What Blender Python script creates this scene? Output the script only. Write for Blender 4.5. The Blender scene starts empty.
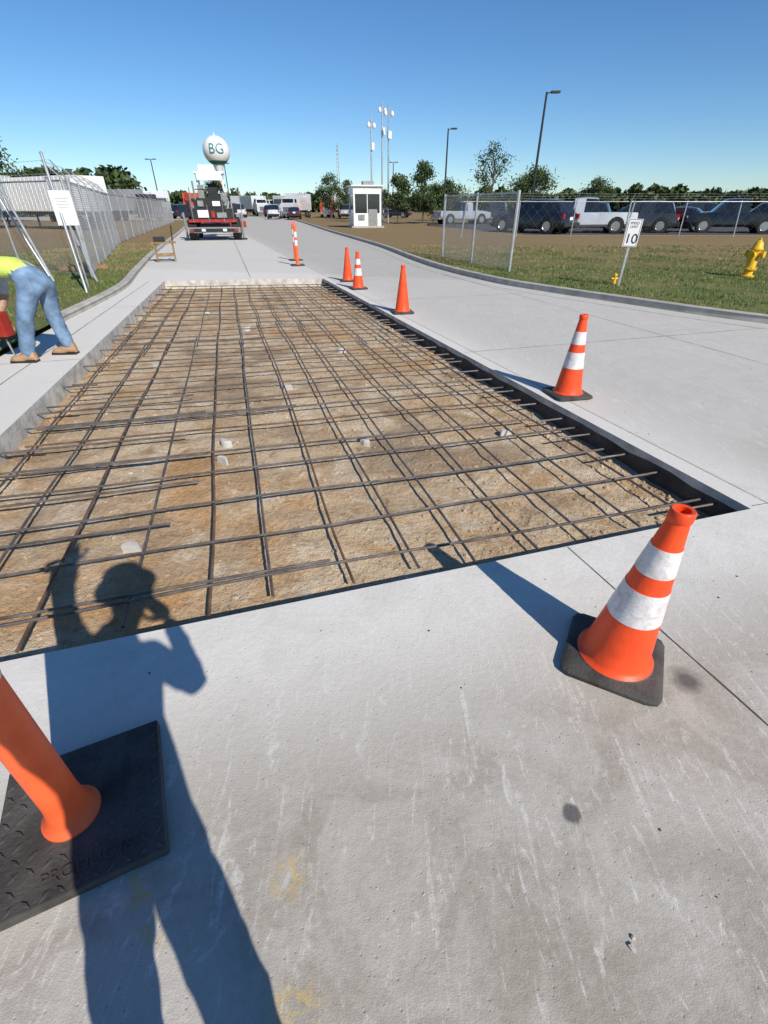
import bpy, math, random, bmesh
import numpy as np
from mathutils import Vector, Matrix, noise
from mathutils.geometry import tessellate_polygon
random.seed(7); rng=np.random.default_rng(7)
R=math.radians
scene=bpy.context.scene
# ------------------------------------------------------------------ materials
def nmat(name):
    m=bpy.data.materials.new(name); m.use_nodes=True
    nt=m.node_tree; b=nt.nodes['Principled BSDF']
    return m,nt,b
def N(nt,t,**kw):
    n=nt.nodes.new(t)
    for k,v in kw.items():
        if k.startswith('i_'): n.inputs[k[2:].replace('_',' ')].default_value=v
        else: setattr(n,k,v)
    return n
def math_(nt,op,a,b=None,c=None,clamp=False):
    n=nt.nodes.new('ShaderNodeMath'); n.operation=op; n.use_clamp=clamp
    for i,x in enumerate((a,b,c)):
        if x is None: continue
        if isinstance(x,(int,float)): n.inputs[i].default_value=x
        else: nt.links.new(x,n.inputs[i])
    return n.outputs[0]
def mix(nt,fac,a,b,mode='MIX'):
    n=nt.nodes.new('ShaderNodeMix'); n.data_type='RGBA'; n.blend_type=mode
    for idx,x in ((0,fac),(6,a),(7,b)):
        if isinstance(x,(int,float)): n.inputs[idx].default_value=x
        elif isinstance(x,tuple): n.inputs[idx].default_value=(*x,1) if len(x)==3 else x
        else: nt.links.new(x,n.inputs[idx])
    return n.outputs[2]
def ramp(nt,src,p0,p1,v0=0.0,v1=1.0):
    n=nt.nodes.new('ShaderNodeMapRange'); n.clamp=True
    nt.links.new(src,n.inputs[0])
    n.inputs[1].default_value=p0; n.inputs[2].default_value=p1
    n.inputs[3].default_value=v0; n.inputs[4].default_value=v1
    return n.outputs[0]
def noi(nt,vec,scale,detail=4,rough=.55,dist=0.0):
    n=nt.nodes.new('ShaderNodeTexNoise'); nt.links.new(vec,n.inputs['Vector'])
    n.inputs['Scale'].default_value=scale; n.inputs['Detail'].default_value=detail
    n.inputs['Roughness'].default_value=rough; n.inputs['Distortion'].default_value=dist
    return n.outputs[0]
def bump(nt,b,h,strength,dist=.01):
    n=nt.nodes.new('ShaderNodeBump'); n.inputs['Strength'].default_value=strength
    n.inputs['Distance'].default_value=dist
    nt.links.new(h,n.inputs['Height']); nt.links.new(n.outputs[0],b.inputs['Normal'])
def simple(name,rgb,rough=.6,metal=0.0,var=.25,scale=8,bs=.0,spec=.4,bscale=60):
    m,nt,b=nmat(name)
    tc=nt.nodes.new('ShaderNodeTexCoord').outputs['Object']
    n1=noi(nt,tc,scale,3)
    d=tuple(c*(1-var) for c in rgb); l=tuple(min(1,c*(1+var*.6)) for c in rgb)
    col=mix(nt,ramp(nt,n1,.3,.7),d,l)
    nt.links.new(col,b.inputs['Base Color'])
    b.inputs['Roughness'].default_value=rough; b.inputs['Metallic'].default_value=metal
    b.inputs['Specular IOR Level'].default_value=spec
    if bs>0: bump(nt,b,noi(nt,tc,bscale,3),bs)
    return m

# pit corners (top edge of slab), surveyed in metres; camera stands at the origin
A=Vector((-2.47,.98)); B=Vector((2.25,2.41)); C=Vector((-1.60,13.5)); D=Vector((-5.50,12.95))
def Q(a,b):  # a across (left->right), b along (near->far)
    return (A*(1-a)+B*a)*(1-b)+(D*(1-a)+C*a)*b

def concrete_mat():
    m,nt,b=nmat('concrete_pavement')
    tc=nt.nodes.new('ShaderNodeTexCoord').outputs['Object']
    sep=nt.nodes.new('ShaderNodeSeparateXYZ'); nt.links.new(tc,sep.inputs[0])
    X,Y=sep.outputs[0],sep.outputs[1]
    big=noi(nt,tc,.75,4,.62,.5); mid=noi(nt,tc,3.2,6,.66,.7); fine=noi(nt,tc,38,4,.7); grit=noi(nt,tc,260,2,.7)
    base=mix(nt,ramp(nt,big,.36,.64),(.38,.340,.280),(.50,.458,.395))
    base=mix(nt,ramp(nt,mid,.44,.64,0,.65),base,(.60,.565,.505))
    base=mix(nt,ramp(nt,mid,.5,.32,0,.5),base,(.29,.25,.20))
    def dist(P,nx,ny):
        x=math_(nt,'MULTIPLY',math_(nt,'SUBTRACT',X,P[0]),nx)
        y=math_(nt,'MULTIPLY',math_(nt,'SUBTRACT',Y,P[1]),ny)
        return math_(nt,'ADD',x,y)
    d1=dist(B,.290,-.957); d2=dist(B,.945,.328)
    d=math_(nt,'MAXIMUM',d1,d2)
    dn=math_(nt,'ADD',d,math_(nt,'MULTIPLY',math_(nt,'SUBTRACT',mid,.5),1.1))
    band=ramp(nt,dn,.32,.85,1,0)
    base=mix(nt,math_(nt,'MULTIPLY',band,ramp(nt,mid,.3,.6,.7,1.0)),base,(.82,.785,.72))
    # everything right / beyond the pit is newer paler concrete
    pale=ramp(nt,math_(nt,'ADD',d2,math_(nt,'MULTIPLY',math_(nt,'SUBTRACT',big,.5),1.2)),-.2,.5,0,.75)
    pale=math_(nt,'MULTIPLY',pale,ramp(nt,d1,.5,-1.0,0,1))
    base=mix(nt,pale,base,(.61,.585,.54))
    lf=ramp(nt,dist(A,-.945,-.24),-.1,.15,0,.7)
    base=mix(nt,math_(nt,'MULTIPLY',lf,ramp(nt,Y,1.5,3,0,1)),base,(.70,.67,.62))
    far=ramp(nt,math_(nt,'ADD',Y,math_(nt,'MULTIPLY',X,.28)),13.5,14.1,0,.5)
    base=mix(nt,far,base,(.42,.395,.35))
    # narrow hand-trowelled rim along the right edge
    rim=math_(nt,'MULTIPLY',ramp(nt,d2,.155,.165,1,0),ramp(nt,d1,.0,-.02,0,1))
    base=mix(nt,math_(nt,'MULTIPLY',rim,.5),base,(.80,.77,.71))
    line=math_(nt,'MULTIPLY',math_(nt,'MULTIPLY',ramp(nt,d2,.150,.158,0,1),ramp(nt,d2,.166,.176,1,0)),ramp(nt,d1,.0,-.02,0,.7))
    base=mix(nt,line,base,(.18,.16,.13))
    # scuffs: pale smears in several directions
    for rot,sc,th in ((.5,(6,.9,1),.57),(-.9,(8,1.3,1),.58),(2.2,(4,1.6,1),.60)):
        mp=nt.nodes.new('ShaderNodeMapping'); nt.links.new(tc,mp.inputs[0])
        mp.inputs['Rotation'].default_value=(0,0,rot); mp.inputs['Scale'].default_value=sc
        s=noi(nt,mp.outputs[0],1.7,4,.75,2.2)
        base=mix(nt,math_(nt,'MULTIPLY',ramp(nt,s,th,th+.1,0,.75),ramp(nt,fine,.35,.6)),base,(.80,.775,.725))
    # thin drag scratches, only in patches
    for rot,th,lo in ((-.75,.67,.52),(1.25,.66,.50)):
        mp=nt.nodes.new('ShaderNodeMapping'); nt.links.new(tc,mp.inputs[0]); mp.inputs['Rotation'].default_value=(0,0,rot); mp.inputs['Scale'].default_value=(16,1.5,1)
        s=noi(nt,mp.outputs[0],1.8,3,.6,3.5)
        base=mix(nt,math_(nt,'MULTIPLY',ramp(nt,s,th,th+.04,0,.6),ramp(nt,big,lo,lo+.08)),base,(.82,.80,.76))
    v=N(nt,'ShaderNodeTexVoronoi'); nt.links.new(tc,v.inputs['Vector']); v.inputs['Scale'].default_value=34
    sp=ramp(nt,v.outputs['Distance'],.06,.13,1,0)
    base=mix(nt,math_(nt,'MULTIPLY',sp,ramp(nt,mid,.5,.62,0,.5)),base,(.16,.15,.13))
    base=mix(nt,ramp(nt,fine,.35,.65,0,.25),base,(.60,.57,.51))
    base=mix(nt,ramp(nt,grit,.3,.7,.26,-.0),base,(.18,.16,.13))
    sn=noi(nt,tc,14,3)
    def spot(px,py,r,col,k,soft=.35,n=None,thr=None):
        nonlocal base
        cx=math_(nt,'POWER',math_(nt,'ABSOLUTE',math_(nt,'SUBTRACT',X,px)),2.0)
        cy=math_(nt,'POWER',math_(nt,'ABSOLUTE',math_(nt,'SUBTRACT',Y,py)),2.0)
        dd=math_(nt,'SQRT',math_(nt,'ADD',cx,cy))
        dd=math_(nt,'ADD',dd,math_(nt,'MULTIPLY',math_(nt,'SUBTRACT',sn,.5),r*1.3))
        mk=ramp(nt,dd,r*(1-soft),r*(1+soft),k,0)
        if n is not None: mk=math_(nt,'MULTIPLY',mk,ramp(nt,n,thr,thr+.05))
        base=mix(nt,mk,base,col)
    spot(.572,.69,.030,(.09,.09,.09),.85,.2)
    spot(1.18,1.17,.05,(.07,.068,.065),.8,.5)
    fl=noi(nt,tc,22,5,.75)
    for (x,y,r) in ((-.26,.53,.045),(-.66,.50,.045),(-.60,.42,.04),(-.20,.27,.05)):
        spot(x,y,r,(.56,.41,.17),.7,.5,fl,.49)
    nt.links.new(base,b.inputs['Base Color'])
    b.inputs['Roughness'].default_value=.9; b.inputs['Specular IOR Level'].default_value=.2
    h=math_(nt,'ADD',math_(nt,'MULTIPLY',grit,.5),fine)
    h=math_(nt,'SUBTRACT',h,math_(nt,'MULTIPLY',sp,.6))
    bump(nt,b,h,.45,.006)
    return m
M_conc=concrete_mat()
M_kerb=simple('kerb_concrete',(.46,.43,.38),.9,0,.25,4,.4)
M_cut=simple('slab_cut_face',(.55,.525,.47),.9,0,.35,7,.6,bscale=35)
M_block=simple('spacer_block',(.52,.50,.46),.9,0,.25,7,.5,bscale=35)
M_cut_shade=simple('slab_shaded_face',(.08,.07,.06),.9,0,.5,6,.6,bscale=35)  # lower right pit wall: its shade is put into a darker base colour
M_joint=simple('joint_sealant',(.10,.09,.08),.9,0,.4,20)
def dirt_mat():
    m,nt,b=nmat('excavated_soil')
    tc=nt.nodes.new('ShaderNodeTexCoord').outputs['Object']
    big=noi(nt,tc,.9,4,.62,.6); mid=noi(nt,tc,4,6,.68,.7); fi=noi(nt,tc,30,4,.72); gr=noi(nt,tc,160,2,.7)
    c=mix(nt,ramp(nt,big,.38,.62),(.56,.395,.235),(.74,.585,.39))
    c=mix(nt,ramp(nt,mid,.51,.65,0,.75),c,(.80,.69,.53))
    c=mix(nt,ramp(nt,mid,.46,.32,0,.8),c,(.34,.22,.12))
    mp=nt.nodes.new('ShaderNodeMapping'); nt.links.new(tc,mp.inputs[0]); mp.inputs['Location'].default_value=(7,3,2)
    o2=noi(nt,mp.outputs[0],.8,5,.62,.9)
    c=mix(nt,ramp(nt,o2,.52,.64,0,.75),c,(.60,.33,.135))
    c=mix(nt,ramp(nt,o2,.45,.36,0,.7),c,(.31,.22,.14))
    c=mix(nt,ramp(nt,fi,.52,.3,0,.5),c,(.27,.18,.105))
    c=mix(nt,ramp(nt,gr,.35,.7,.22,0),c,(.22,.15,.10))
    nt.links.new(c,b.inputs['Base Color']); b.inputs['Roughness'].default_value=.95
    b.inputs['Specular IOR Level'].default_value=.15
    bump(nt,b,math_(nt,'ADD',math_(nt,'MULTIPLY',gr,.35),math_(nt,'ADD',fi,mid)),.8,.03)
    return m
M_dirt=dirt_mat()
def lawn_mat():
    m,nt,b=nmat('lawn_ground')
    tc=nt.nodes.new('ShaderNodeTexCoord').outputs['Object']
    sep=nt.nodes.new('ShaderNodeSeparateXYZ'); nt.links.new(tc,sep.inputs[0])
    big=noi(nt,tc,.12,4,.6,.5); mid=noi(nt,tc,1.1,5,.65,.4); fi=noi(nt,tc,14,4,.7)
    c=mix(nt,ramp(nt,mid,.35,.65),(.10,.14,.038),(.20,.20,.075))
    dry=ramp(nt,math_(nt,'ADD',sep.outputs[1],math_(nt,'MULTIPLY',math_(nt,'SUBTRACT',mid,.5),24)),12,26,0,.85)
    c=mix(nt,dry,c,(.31,.205,.11))
    c=mix(nt,ramp(nt,big,.48,.62,0,.5),c,(.31,.22,.12))
    c=mix(nt,ramp(nt,fi,.6,.3,0,.5),c,(.07,.065,.028))
    nt.links.new(c,b.inputs['Base Color']); b.inputs['Roughness'].default_value=.95
    b.inputs['Specular IOR Level'].default_value=.1
    bump(nt,b,fi,.6,.04)
    return m
M_lawn=lawn_mat()
M_blade=[simple('grass_a',(.10,.165,.035),.8,0,.3,1),simple('grass_b',(.17,.205,.06),.8,0,.3,1),simple('grass_dry',(.33,.26,.13),.85,0,.3,1)]
M_asph=simple('parking_asphalt',(.075,.073,.07),.9,0,.25,2)
M_rebar=simple('rebar_steel',(.17,.15,.135),.48,.45,.5,9,.35,.5,220)
M_rebar2=simple('rebar_rusty',(.19,.115,.072),.7,.3,.5,9,.3,.5,200)
M_orange=simple('cone_orange',(.95,.085,.018),.45,0,.16,9,.12,.4,40)
M_orange2=simple('delineator_orange',(.95,.14,.04),.48,0,.16,9,.12,.4,40)
def collar():
    m,nt,b=nmat('reflective_collar')
    tc=nt.nodes.new('ShaderNodeTexCoord').outputs['Object']
    d=noi(nt,tc,16,6,.75,.8); v=N(nt,'ShaderNodeTexVoronoi'); nt.links.new(tc,v.inputs['Vector']); v.inputs['Scale'].default_value=130
    c=mix(nt,ramp(nt,d,.46,.62,0,.65),(.80,.79,.79),(.50,.37,.33))
    c=mix(nt,ramp(nt,v.outputs['Distance'],.3,.6,0,.3),c,(.5,.48,.47))
    nt.links.new(c,b.inputs['Base Color']); b.inputs['Roughness'].default_value=.35
    return m
M_collar=collar()
M_rubber=simple('black_rubber',(.035,.033,.031),.75,0,.45,12,.5,.3,70)
M_rubber2=simple('dusty_rubber',(.085,.080,.072),.85,0,.55,6,.4,.25,90)
M_galv=simple('galvanized_steel',(.50,.51,.51),.45,.6,.2,6)
M_wire=simple('fence_wire',(.46,.47,.47),.5,.5,.1,3)
M_white=simple('white_paint',(.78,.78,.76),.4,0,.08,3)
M_dark=simple('dark_metal',(.03,.03,.032),.5,.2,.3,5)
M_bronze=simple('pole_dark_bronze',(.045,.04,.038),.5,.4,.2,5)
M_glass=simple('dark_glass',(.018,.022,.026),.08,0,.2,2,spec=.8)
M_red=simple('machine_red',(.38,.03,.02),.5,0,.35,5)
M_grey=simple('machine_grey',(.28,.28,.27),.55,.2,.25,5)
M_black=simple('sign_black',(.02,.02,.02),.5)
M_teal=simple('teal_paint',(.02,.22,.22),.5)
M_yellow=simple('hydrant_yellow',(.80,.46,.02),.45,0,.2,9)
M_wood=simple('timber',(.30,.19,.09),.8,0,.35,9)
M_bark=simple('bark',(.13,.095,.065),.9,0,.35,9,.4)
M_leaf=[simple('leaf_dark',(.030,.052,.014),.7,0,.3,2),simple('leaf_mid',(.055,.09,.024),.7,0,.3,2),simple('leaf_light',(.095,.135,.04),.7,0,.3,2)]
M_skin=simple('skin',(.45,.27,.19),.55,0,.1,10)
M_jeans=simple('blue_jeans',(.19,.29,.43),.85,0,.45,7,.6,.2,22)
M_vest=simple('hi_vis_shirt',(.66,.80,.16),.75,0,.15,9,.5,.2,18)
M_blueshirt=simple('grey_blue_sleeve',(.45,.50,.57),.85,0,.2,9,.4,.2,20)
M_boot=simple('tan_boot',(.44,.27,.15),.8,0,.25,12,.4)
M_hat=simple('hard_hat_white',(.75,.75,.72),.35)
M_tred=simple('tail_light',(.4,.01,.01),.25)
M_chrome=simple('bright_metal',(.6,.6,.6),.25,.9,.1,3)

# ------------------------------------------------------------------ mesh builder
def link(o,parent=None):
    scene.collection.objects.link(o)
    if parent: o.parent=parent
    return o
class MB:
    def __init__(s): s.v=[]; s.f=[]; s.m=[]
    def add(s,vs,fs,mi=0,M=None):
        o=len(s.v)
        for v in vs:
            v=Vector(v)
            if M is not None: v=M@v
            s.v.append(tuple(v))
        for f in fs: s.f.append(tuple(i+o for i in f)); s.m.append(mi)
    def box(s,c,d,mi=0,M=None,rz=0.0,taper=1.0):
        x,y,z=d[0]/2,d[1]/2,d[2]/2; T=Matrix.Translation(c)@Matrix.Rotation(rz,4,'Z')
        if M is not None: T=M@T
        t=taper
        vs=[(-x,-y,-z),(x,-y,-z),(x,y,-z),(-x,y,-z),(-x*t,-y*t,z),(x*t,-y*t,z),(x*t,y*t,z),(-x*t,y*t,z)]
        s.add(vs,[(0,3,2,1),(4,5,6,7),(0,1,5,4),(1,2,6,5),(2,3,7,6),(3,0,4,7)],mi,T)
    def cyl(s,p0,p1,r0,r1=None,seg=10,mi=0,M=None,caps=True):
        r1=r0 if r1 is None else r1
        p0=Vector(p0);p1=Vector(p1); d=(p1-p0); 
        if d.length<1e-6: return
        q=d.to_track_quat('Z','Y').to_matrix(); vs=[]
        for p,r in ((p0,r0),(p1,r1)):
            for i in range(seg):
                a=2*math.pi*i/seg; vs.append(p+q@Vector((r*math.cos(a),r*math.sin(a),0)))
        fs=[(i,(i+1)%seg,seg+(i+1)%seg,seg+i) for i in range(seg)]
        if caps: fs+= [tuple(range(seg-1,-1,-1)),tuple(range(seg,2*seg))]
        s.add(vs,fs,mi,M)
    def tube(s,pts,rads,seg=8,mi=0,M=None,caps=True):
        n=len(pts); vs=[]; pts=[Vector(p) for p in pts]
        if not hasattr(rads,'__len__'): rads=[rads]*n
        up=None
        for k,p in enumerate(pts):
            t=(pts[min(k+1,n-1)]-pts[max(k-1,0)]).normalized()
            if up is None: up=t.orthogonal().normalized()
            up=(up-t*up.dot(t)).normalized(); w=t.cross(up)
            for i in range(seg):
                a=2*math.pi*i/seg; vs.append(p+up*(rads[k]*math.cos(a))+w*(rads[k]*math.sin(a)))
        fs=[]
        for k in range(n-1):
            for i in range(seg):
                j=(i+1)%seg; fs.append((k*seg+i,k*seg+j,(k+1)*seg+j,(k+1)*seg+i))
        if caps: fs+= [tuple(range(seg-1,-1,-1)),tuple(range((n-1)*seg,n*seg))]
        s.add(vs,fs,mi,M)
    def lathe(s,prof,seg=24,M=None,mi=0):
        vs=[]
        for r,z,*_ in prof:
            for i in range(seg):
                a=2*math.pi*i/seg; vs.append((r*math.cos(a),r*math.sin(a),z))
        o=len(s.v); s.add(vs,[],0,M)
        for k in range(len(prof)-1):
            m=prof[k][2] if len(prof[k])>2 else mi
            for i in range(seg):
                j=(i+1)%seg; s.f.append((o+k*seg+i,o+k*seg+j,o+(k+1)*seg+j,o+(k+1)*seg+i)); s.m.append(m)
    def ell(s,c,r,mi=0,M=None,seg=14,rings=9):
        T=Matrix.Translation(c)@Matrix.Diagonal((r[0],r[1],r[2],1))
        if M is not None: T=M@T
        s.lathe([(max(1e-4,math.sin(math.pi*k/rings)),-math.cos(math.pi*k/rings)) for k in range(rings+1)],seg,T,mi)
    def obj(s,name,mats,loc=(0,0,0),rz=0.0,parent=None,smooth=False,bevel=0,angle=35):
        me=bpy.data.meshes.new(name); me.from_pydata(s.v,[],s.f); 
        for m in mats: me.materials.append(m)
        me.polygons.foreach_set('material_index',s.m)
        if smooth:
            me.polygons.foreach_set('use_smooth',[True]*len(s.f))
            me.update()
            try: me.set_sharp_from_angle(angle=R(angle))
            except Exception: pass
        me.update(); o=bpy.data.objects.new(name,me); o.location=loc; o.rotation_euler=(0,0,rz)
        if bevel:
            b=o.modifiers.new('bevel','BEVEL'); b.width=bevel; b.segments=2; b.limit_method='ANGLE'; b.angle_limit=R(40)
        return link(o,parent)
def empty(name,loc=(0,0,0),rz=0.0):
    e=bpy.data.objects.new(name,None); e.location=loc; e.rotation_euler=(0,0,rz); e.empty_display_size=.2
    return link(e)
def text_mesh(txt,size,ext=.001):
    cu=bpy.data.curves.new('t','FONT'); cu.body=txt; cu.size=size; cu.align_x='CENTER'; cu.align_y='CENTER'; cu.extrude=ext
    o=bpy.data.objects.new('t',cu); scene.collection.objects.link(o)
    dg=bpy.context.evaluated_depsgraph_get(); me=bpy.data.meshes.new_from_object(o.evaluated_get(dg))
    bpy.data.objects.remove(o); return me
def text_obj(name,txt,size,M,mat,parent,ext=.001):
    me=text_mesh(txt,size,ext); me.transform(M); me.materials.clear(); me.materials.append(mat)
    for p in me.polygons: p.material_index=0
    return link(bpy.data.objects.new(name,me),parent)
def smooth_line(pts,n=6):
    P=[Vector((*p,0)) if len(p)==2 else Vector(p) for p in pts]; out=[]
    for i in range(len(P)-1):
        p0=P[max(i-1,0)];p1=P[i];p2=P[i+1];p3=P[min(i+2,len(P)-1)]
        for k in range(n):
            t=k/n
            L=(p2-p1).length
            m1=(p2-p0).normalized()*L; m2=(p3-p1).normalized()*L
            out.append((2*t**3-3*t**2+1)*p1+(t**3-2*t**2+t)*m1+(-2*t**3+3*t**2)*p2+(t**3-t**2)*m2)
    out.append(P[-1]); return out

# ------------------------------------------------------------------ ground, road, lawn
left_kerb=smooth_line([(-.8,-8),(-3.2,0),(-4.3,4),(-4.98,7),(-5.80,11.43),(-6.86,14.6),(-9.0,21),(-15.5,42),(-24,68),(-44,130)])
right_kerb=smooth_line([(-26,130),(-10.4,68),(-4.0,40.3),(-.19,24.8),(1.44,16.5),(2.72,12.6),(3.75,10.86),(4.55,9.74),(5.42,8.55),(6.15,7.74),(7.6,6.5),(10,5.2),(18,3.4),(40,2)])
def sheet(name,outer,holes,z,mat):
    polys=[[Vector((p[0],p[1],z)) for p in outer]]+[[Vector((p[0],p[1],z)) for p in h] for h in holes]
    tri=tessellate_polygon(polys); vs=[tuple(v) for poly in polys for v in poly]
    me=bpy.data.meshes.new(name); me.from_pydata(vs,[],[tuple(t) for t in tri]); me.materials.append(mat)
    me.update()
    bm=bmesh.new(); bm.from_mesh(me); bmesh.ops.recalc_face_normals(bm,faces=bm.faces)
    for f in bm.faces:
        if f.normal.z<0: f.normal_flip()
    bm.to_mesh(me); bm.free()
    return link(bpy.data.objects.new(name,me))
hole=[Q(0,0),Q(1,0),Q(1,1),Q(0,1)]
hole_big=[Q(-.03,-.02),Q(1.03,-.02),Q(1.03,1.02),Q(-.03,1.02)]
S=1500
sheet('ground',[(-S,-S),(S,-S),(S,S),(-S,S)],[hole_big],-.012,M_lawn)
sheet('road',[(p.x,p.y) for p in left_kerb]+[(p.x,p.y) for p in right_kerb]+[(40,-8)],[hole],0.0,M_conc)
lawnpts=[(p.x,p.y) for p in right_kerb]
sheet('lawn',lawnpts+[(60,36),(9.2,36),(4,50),(-5,70)],[],.10,M_lawn)
leftlawn=[(p.x,p.y) for p in left_kerb if p.y>3.5]
sheet('verge',leftlawn+[(-70,130),(-60,10),(-20,3)],[],.06,M_lawn)
sheet('parking_lot',[(9.0,33.9),(75,33.9),(75,62),(5,62),(4.2,50.5)],[],.104,M_asph)
sheet('yard_pavement',[(-60,70),(-27,75),(-26,130),(-70,130)],[],.064,M_kerb)
def kerb(name,line,side,w=.16,h=.115,d0=0):
    mb=MB(); pts=line; n=len(pts); vs=[]
    for k,p in enumerate(pts):
        t=(pts[min(k+1,n-1)]-pts[max(k-1,0)]).normalized(); nn=Vector((-t.y,t.x,0))*side
        for (o,z) in ((0,-.02),(.012,h*.8),(.03,h),(w,h),(w,-.02)):
            q=p+nn*o; vs.append((q.x,q.y,z))
    fs=[]
    for k in range(n-1):
        for i in range(4): fs.append((k*5+i,(k+1)*5+i,(k+1)*5+i+1,k*5+i+1))
    mb.add(vs,fs); return mb.obj(name,[M_kerb])
kerb('kerb',right_kerb,1)
kerb('kerb',[p for p in left_kerb if p.y>7.5],1,.16,.10)
mb=MB()
def strip(p,q,w,z=.003):
    p=Vector((*p,0));q=Vector((*q,0)); d=(q-p).normalized(); n_=Vector((-d.y,d.x,0))*w/2
    K=max(2,int((q-p).length/.15)); vs=[];fs=[]
    for k in range(K+1):
        c=p.lerp(q,k/K)+n_*random.uniform(-.5,.5); ww=random.uniform(.6,1.2)
        vs+= [(c.x-n_.x*ww,c.y-n_.y*ww,z),(c.x+n_.x*ww,c.y+n_.y*ww,z)]
        if k: fs.append((2*k-2,2*k-1,2*k+1,2*k))
    mb.add(vs,fs)
strip((1.0,2.02),(1.74,-.05),.006)
strip((2.28,2.44),(9.5,4.4),.007)
for b_ in (.33,.68,1.0):
    p=Q(1.01,b_); dlt=Vector((.958,.287))*(6.0-4.5*b_+.5); strip(p,p+dlt,.007)
p=Q(1.0,0)+Vector((3.0,.9)); strip((p.x+.3,p.y-1),(p.x-3.6,p.y+11),.007)
for yy in (18,22,28,35,44): strip((-6.9-.31*(yy-14.8)+.1,yy-.6),(1.2-.25*(yy-17)-.25,yy+1.2),.016)
strip((-3.5,13.6),(-12.5,44),.016)
rk=[p for p in right_kerb if p.y<60]
gp=[]
for k,p in enumerate(rk):
    t=(rk[min(k+1,len(rk)-1)]-rk[max(k-1,0)]).normalized(); gp.append((p.x+t.y*.45,p.y-t.x*.45))
for p,q in zip(gp[:-1],gp[1:]): strip(p,q,.012,.0035)
p=Q(0,.05)+Vector((-.6,-.15)); q=Q(0,1)+Vector((-.35,-.1)); strip(p,q,.010)
for b_ in (.12,.4,.7): 
    p=Q(0,b_); strip(p,p+Vector((-1.4+.9*b_,-.4+.3*b_)),.008,.0036)
mb.obj('pavement_joints',[M_joint])

# slab cut faces
mb=MB(); hz=-.30
for i in range(4):
    p=hole[i]; q=hole[(i+1)%4]; K=60; vs=[]
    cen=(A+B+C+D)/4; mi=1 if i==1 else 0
    for k in range(K+1):
        c=p.lerp(q,k/K)
        j=noise.noise(Vector((c.x*3,c.y*3,0)))*.012
        inn=(cen-c).normalized(); zl=-.055+noise.noise(Vector((c.x*5,c.y*5,3)))*.03
        vs+= [(c.x,c.y,-.0005),(c.x+inn.x*(.004+j*.4),c.y+inn.y*(.004+j*.4),zl),(c.x+inn.x*(.012+j),c.y+inn.y*(.012+j),hz)]
    o0=len(mb.v); mb.add(vs,[])
    for k in range(1,K+1):
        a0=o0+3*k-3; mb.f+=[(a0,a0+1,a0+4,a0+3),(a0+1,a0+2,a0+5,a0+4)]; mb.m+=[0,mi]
mb.obj('slab_edge',[M_cut,M_cut_shade])

# pit floor
def floor_z(x,y):
    v=Vector((x,y,0))
    return -.180+noise.fractal(v*1.1,1,2,4)*.016+noise.fractal(v*5,.8,2,4)*.010
NX,NY=180,400; vs=[];fs=[]
for j in range(NY+1):
    for i in range(NX+1):
        p=Q(-.02+1.04*i/NX,-.01+1.02*(j/NY)**1.3); vs.append((p.x,p.y,floor_z(p.x,p.y)))
for j in range(NY):
    for i in range(NX):
        a=j*(NX+1)+i; fs.append((a,a+1,a+NX+2,a+NX+1))
mb=MB(); mb.add(vs,fs); mb.obj('soil_bed',[M_dirt],smooth=True,angle=80)
mb=MB(); 
def clod(mb,x,y,z,r,mi=0):
    vs=[];ico=[(0,0,1),(.89,0,.45),(.28,.85,.45),(-.72,.53,.45),(-.72,-.53,.45),(.28,-.85,.45),(.72,.53,-.45),(-.28,.85,-.45),(-.89,0,-.45),(-.28,-.85,-.45),(.72,-.53,-.45),(0,0,-1)]
    F=[(0,1,2),(0,2,3),(0,3,4),(0,4,5),(0,5,1),(1,6,2),(2,7,3),(3,8,4),(4,9,5),(5,10,1),(6,7,2),(7,8,3),(8,9,4),(9,10,5),(10,6,1),(11,7,6),(11,8,7),(11,9,8),(11,10,9),(11,6,10)]
    a=random.random()*6; ca,sa=math.cos(a),math.sin(a); sx,sy,sz=[random.uniform(.6,1.3) for _ in range(3)]
    for p in ico:
        k=random.uniform(.75,1.2); X_,Y_,Z_=p[0]*sx*k,p[1]*sy*k,p[2]*sz*.6*k
        vs.append((x+r*(X_*ca-Y_*sa),y+r*(X_*sa+Y_*ca),z+r*Z_))
    mb.add(vs,F,mi)
for _ in range(5500):
    a=random.random(); b_=random.random()**1.6
    if random.random()<.35: a=random.choice((random.random()*.04,1-random.random()*.05))
    p=Q(.01+.98*a,.01+.98*b_); clod(mb,p.x,p.y,floor_z(p.x,p.y)+.002,random.choice((.005,.008,.008,.012,.018))*random.uniform(.7,1.3))
mb.obj('soil_clods',[M_dirt])
mb=MB()
# flat wedge-shaped spacer blocks under the mat
def block(x,y,s_):
    a=random.random()*6.28; z=floor_z(x,y); vs=[]; n=9
    for zz,k in ((-.01,1.0),(.042,.92),(.056,.80)):
        for i in range(n):
            t=i/(n-1)*math.pi; rr=s_*k*random.uniform(.92,1.05); px,py=rr*math.cos(t),rr*math.sin(t)*.85
            vs.append((x+px*math.cos(a)-py*math.sin(a),y+px*math.sin(a)+py*math.cos(a),z+zz))
    fs=[]
    for k in range(2):
        for i in range(n): j=(i+1)%n; fs.append((k*n+i,k*n+j,(k+1)*n+j,(k+1)*n+i))
    fs.append(tuple(range(2*n,3*n))); mb.add(vs,fs)
for (x,y) in ((-1.30,3.35),(-1.36,3.72),(-.15,3.75),(-2.9,6.0),(-1.1,5.2),(-.6,6.8),(1.1,3.9),(-2.3,8.2),(-3.4,9.6),(-1.7,10.4),(-1.5,2.2)):
    block(x,y,random.uniform(.055,.078))
mb.obj('concrete_spacer_blocks',[M_block])
mb=MB()
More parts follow.
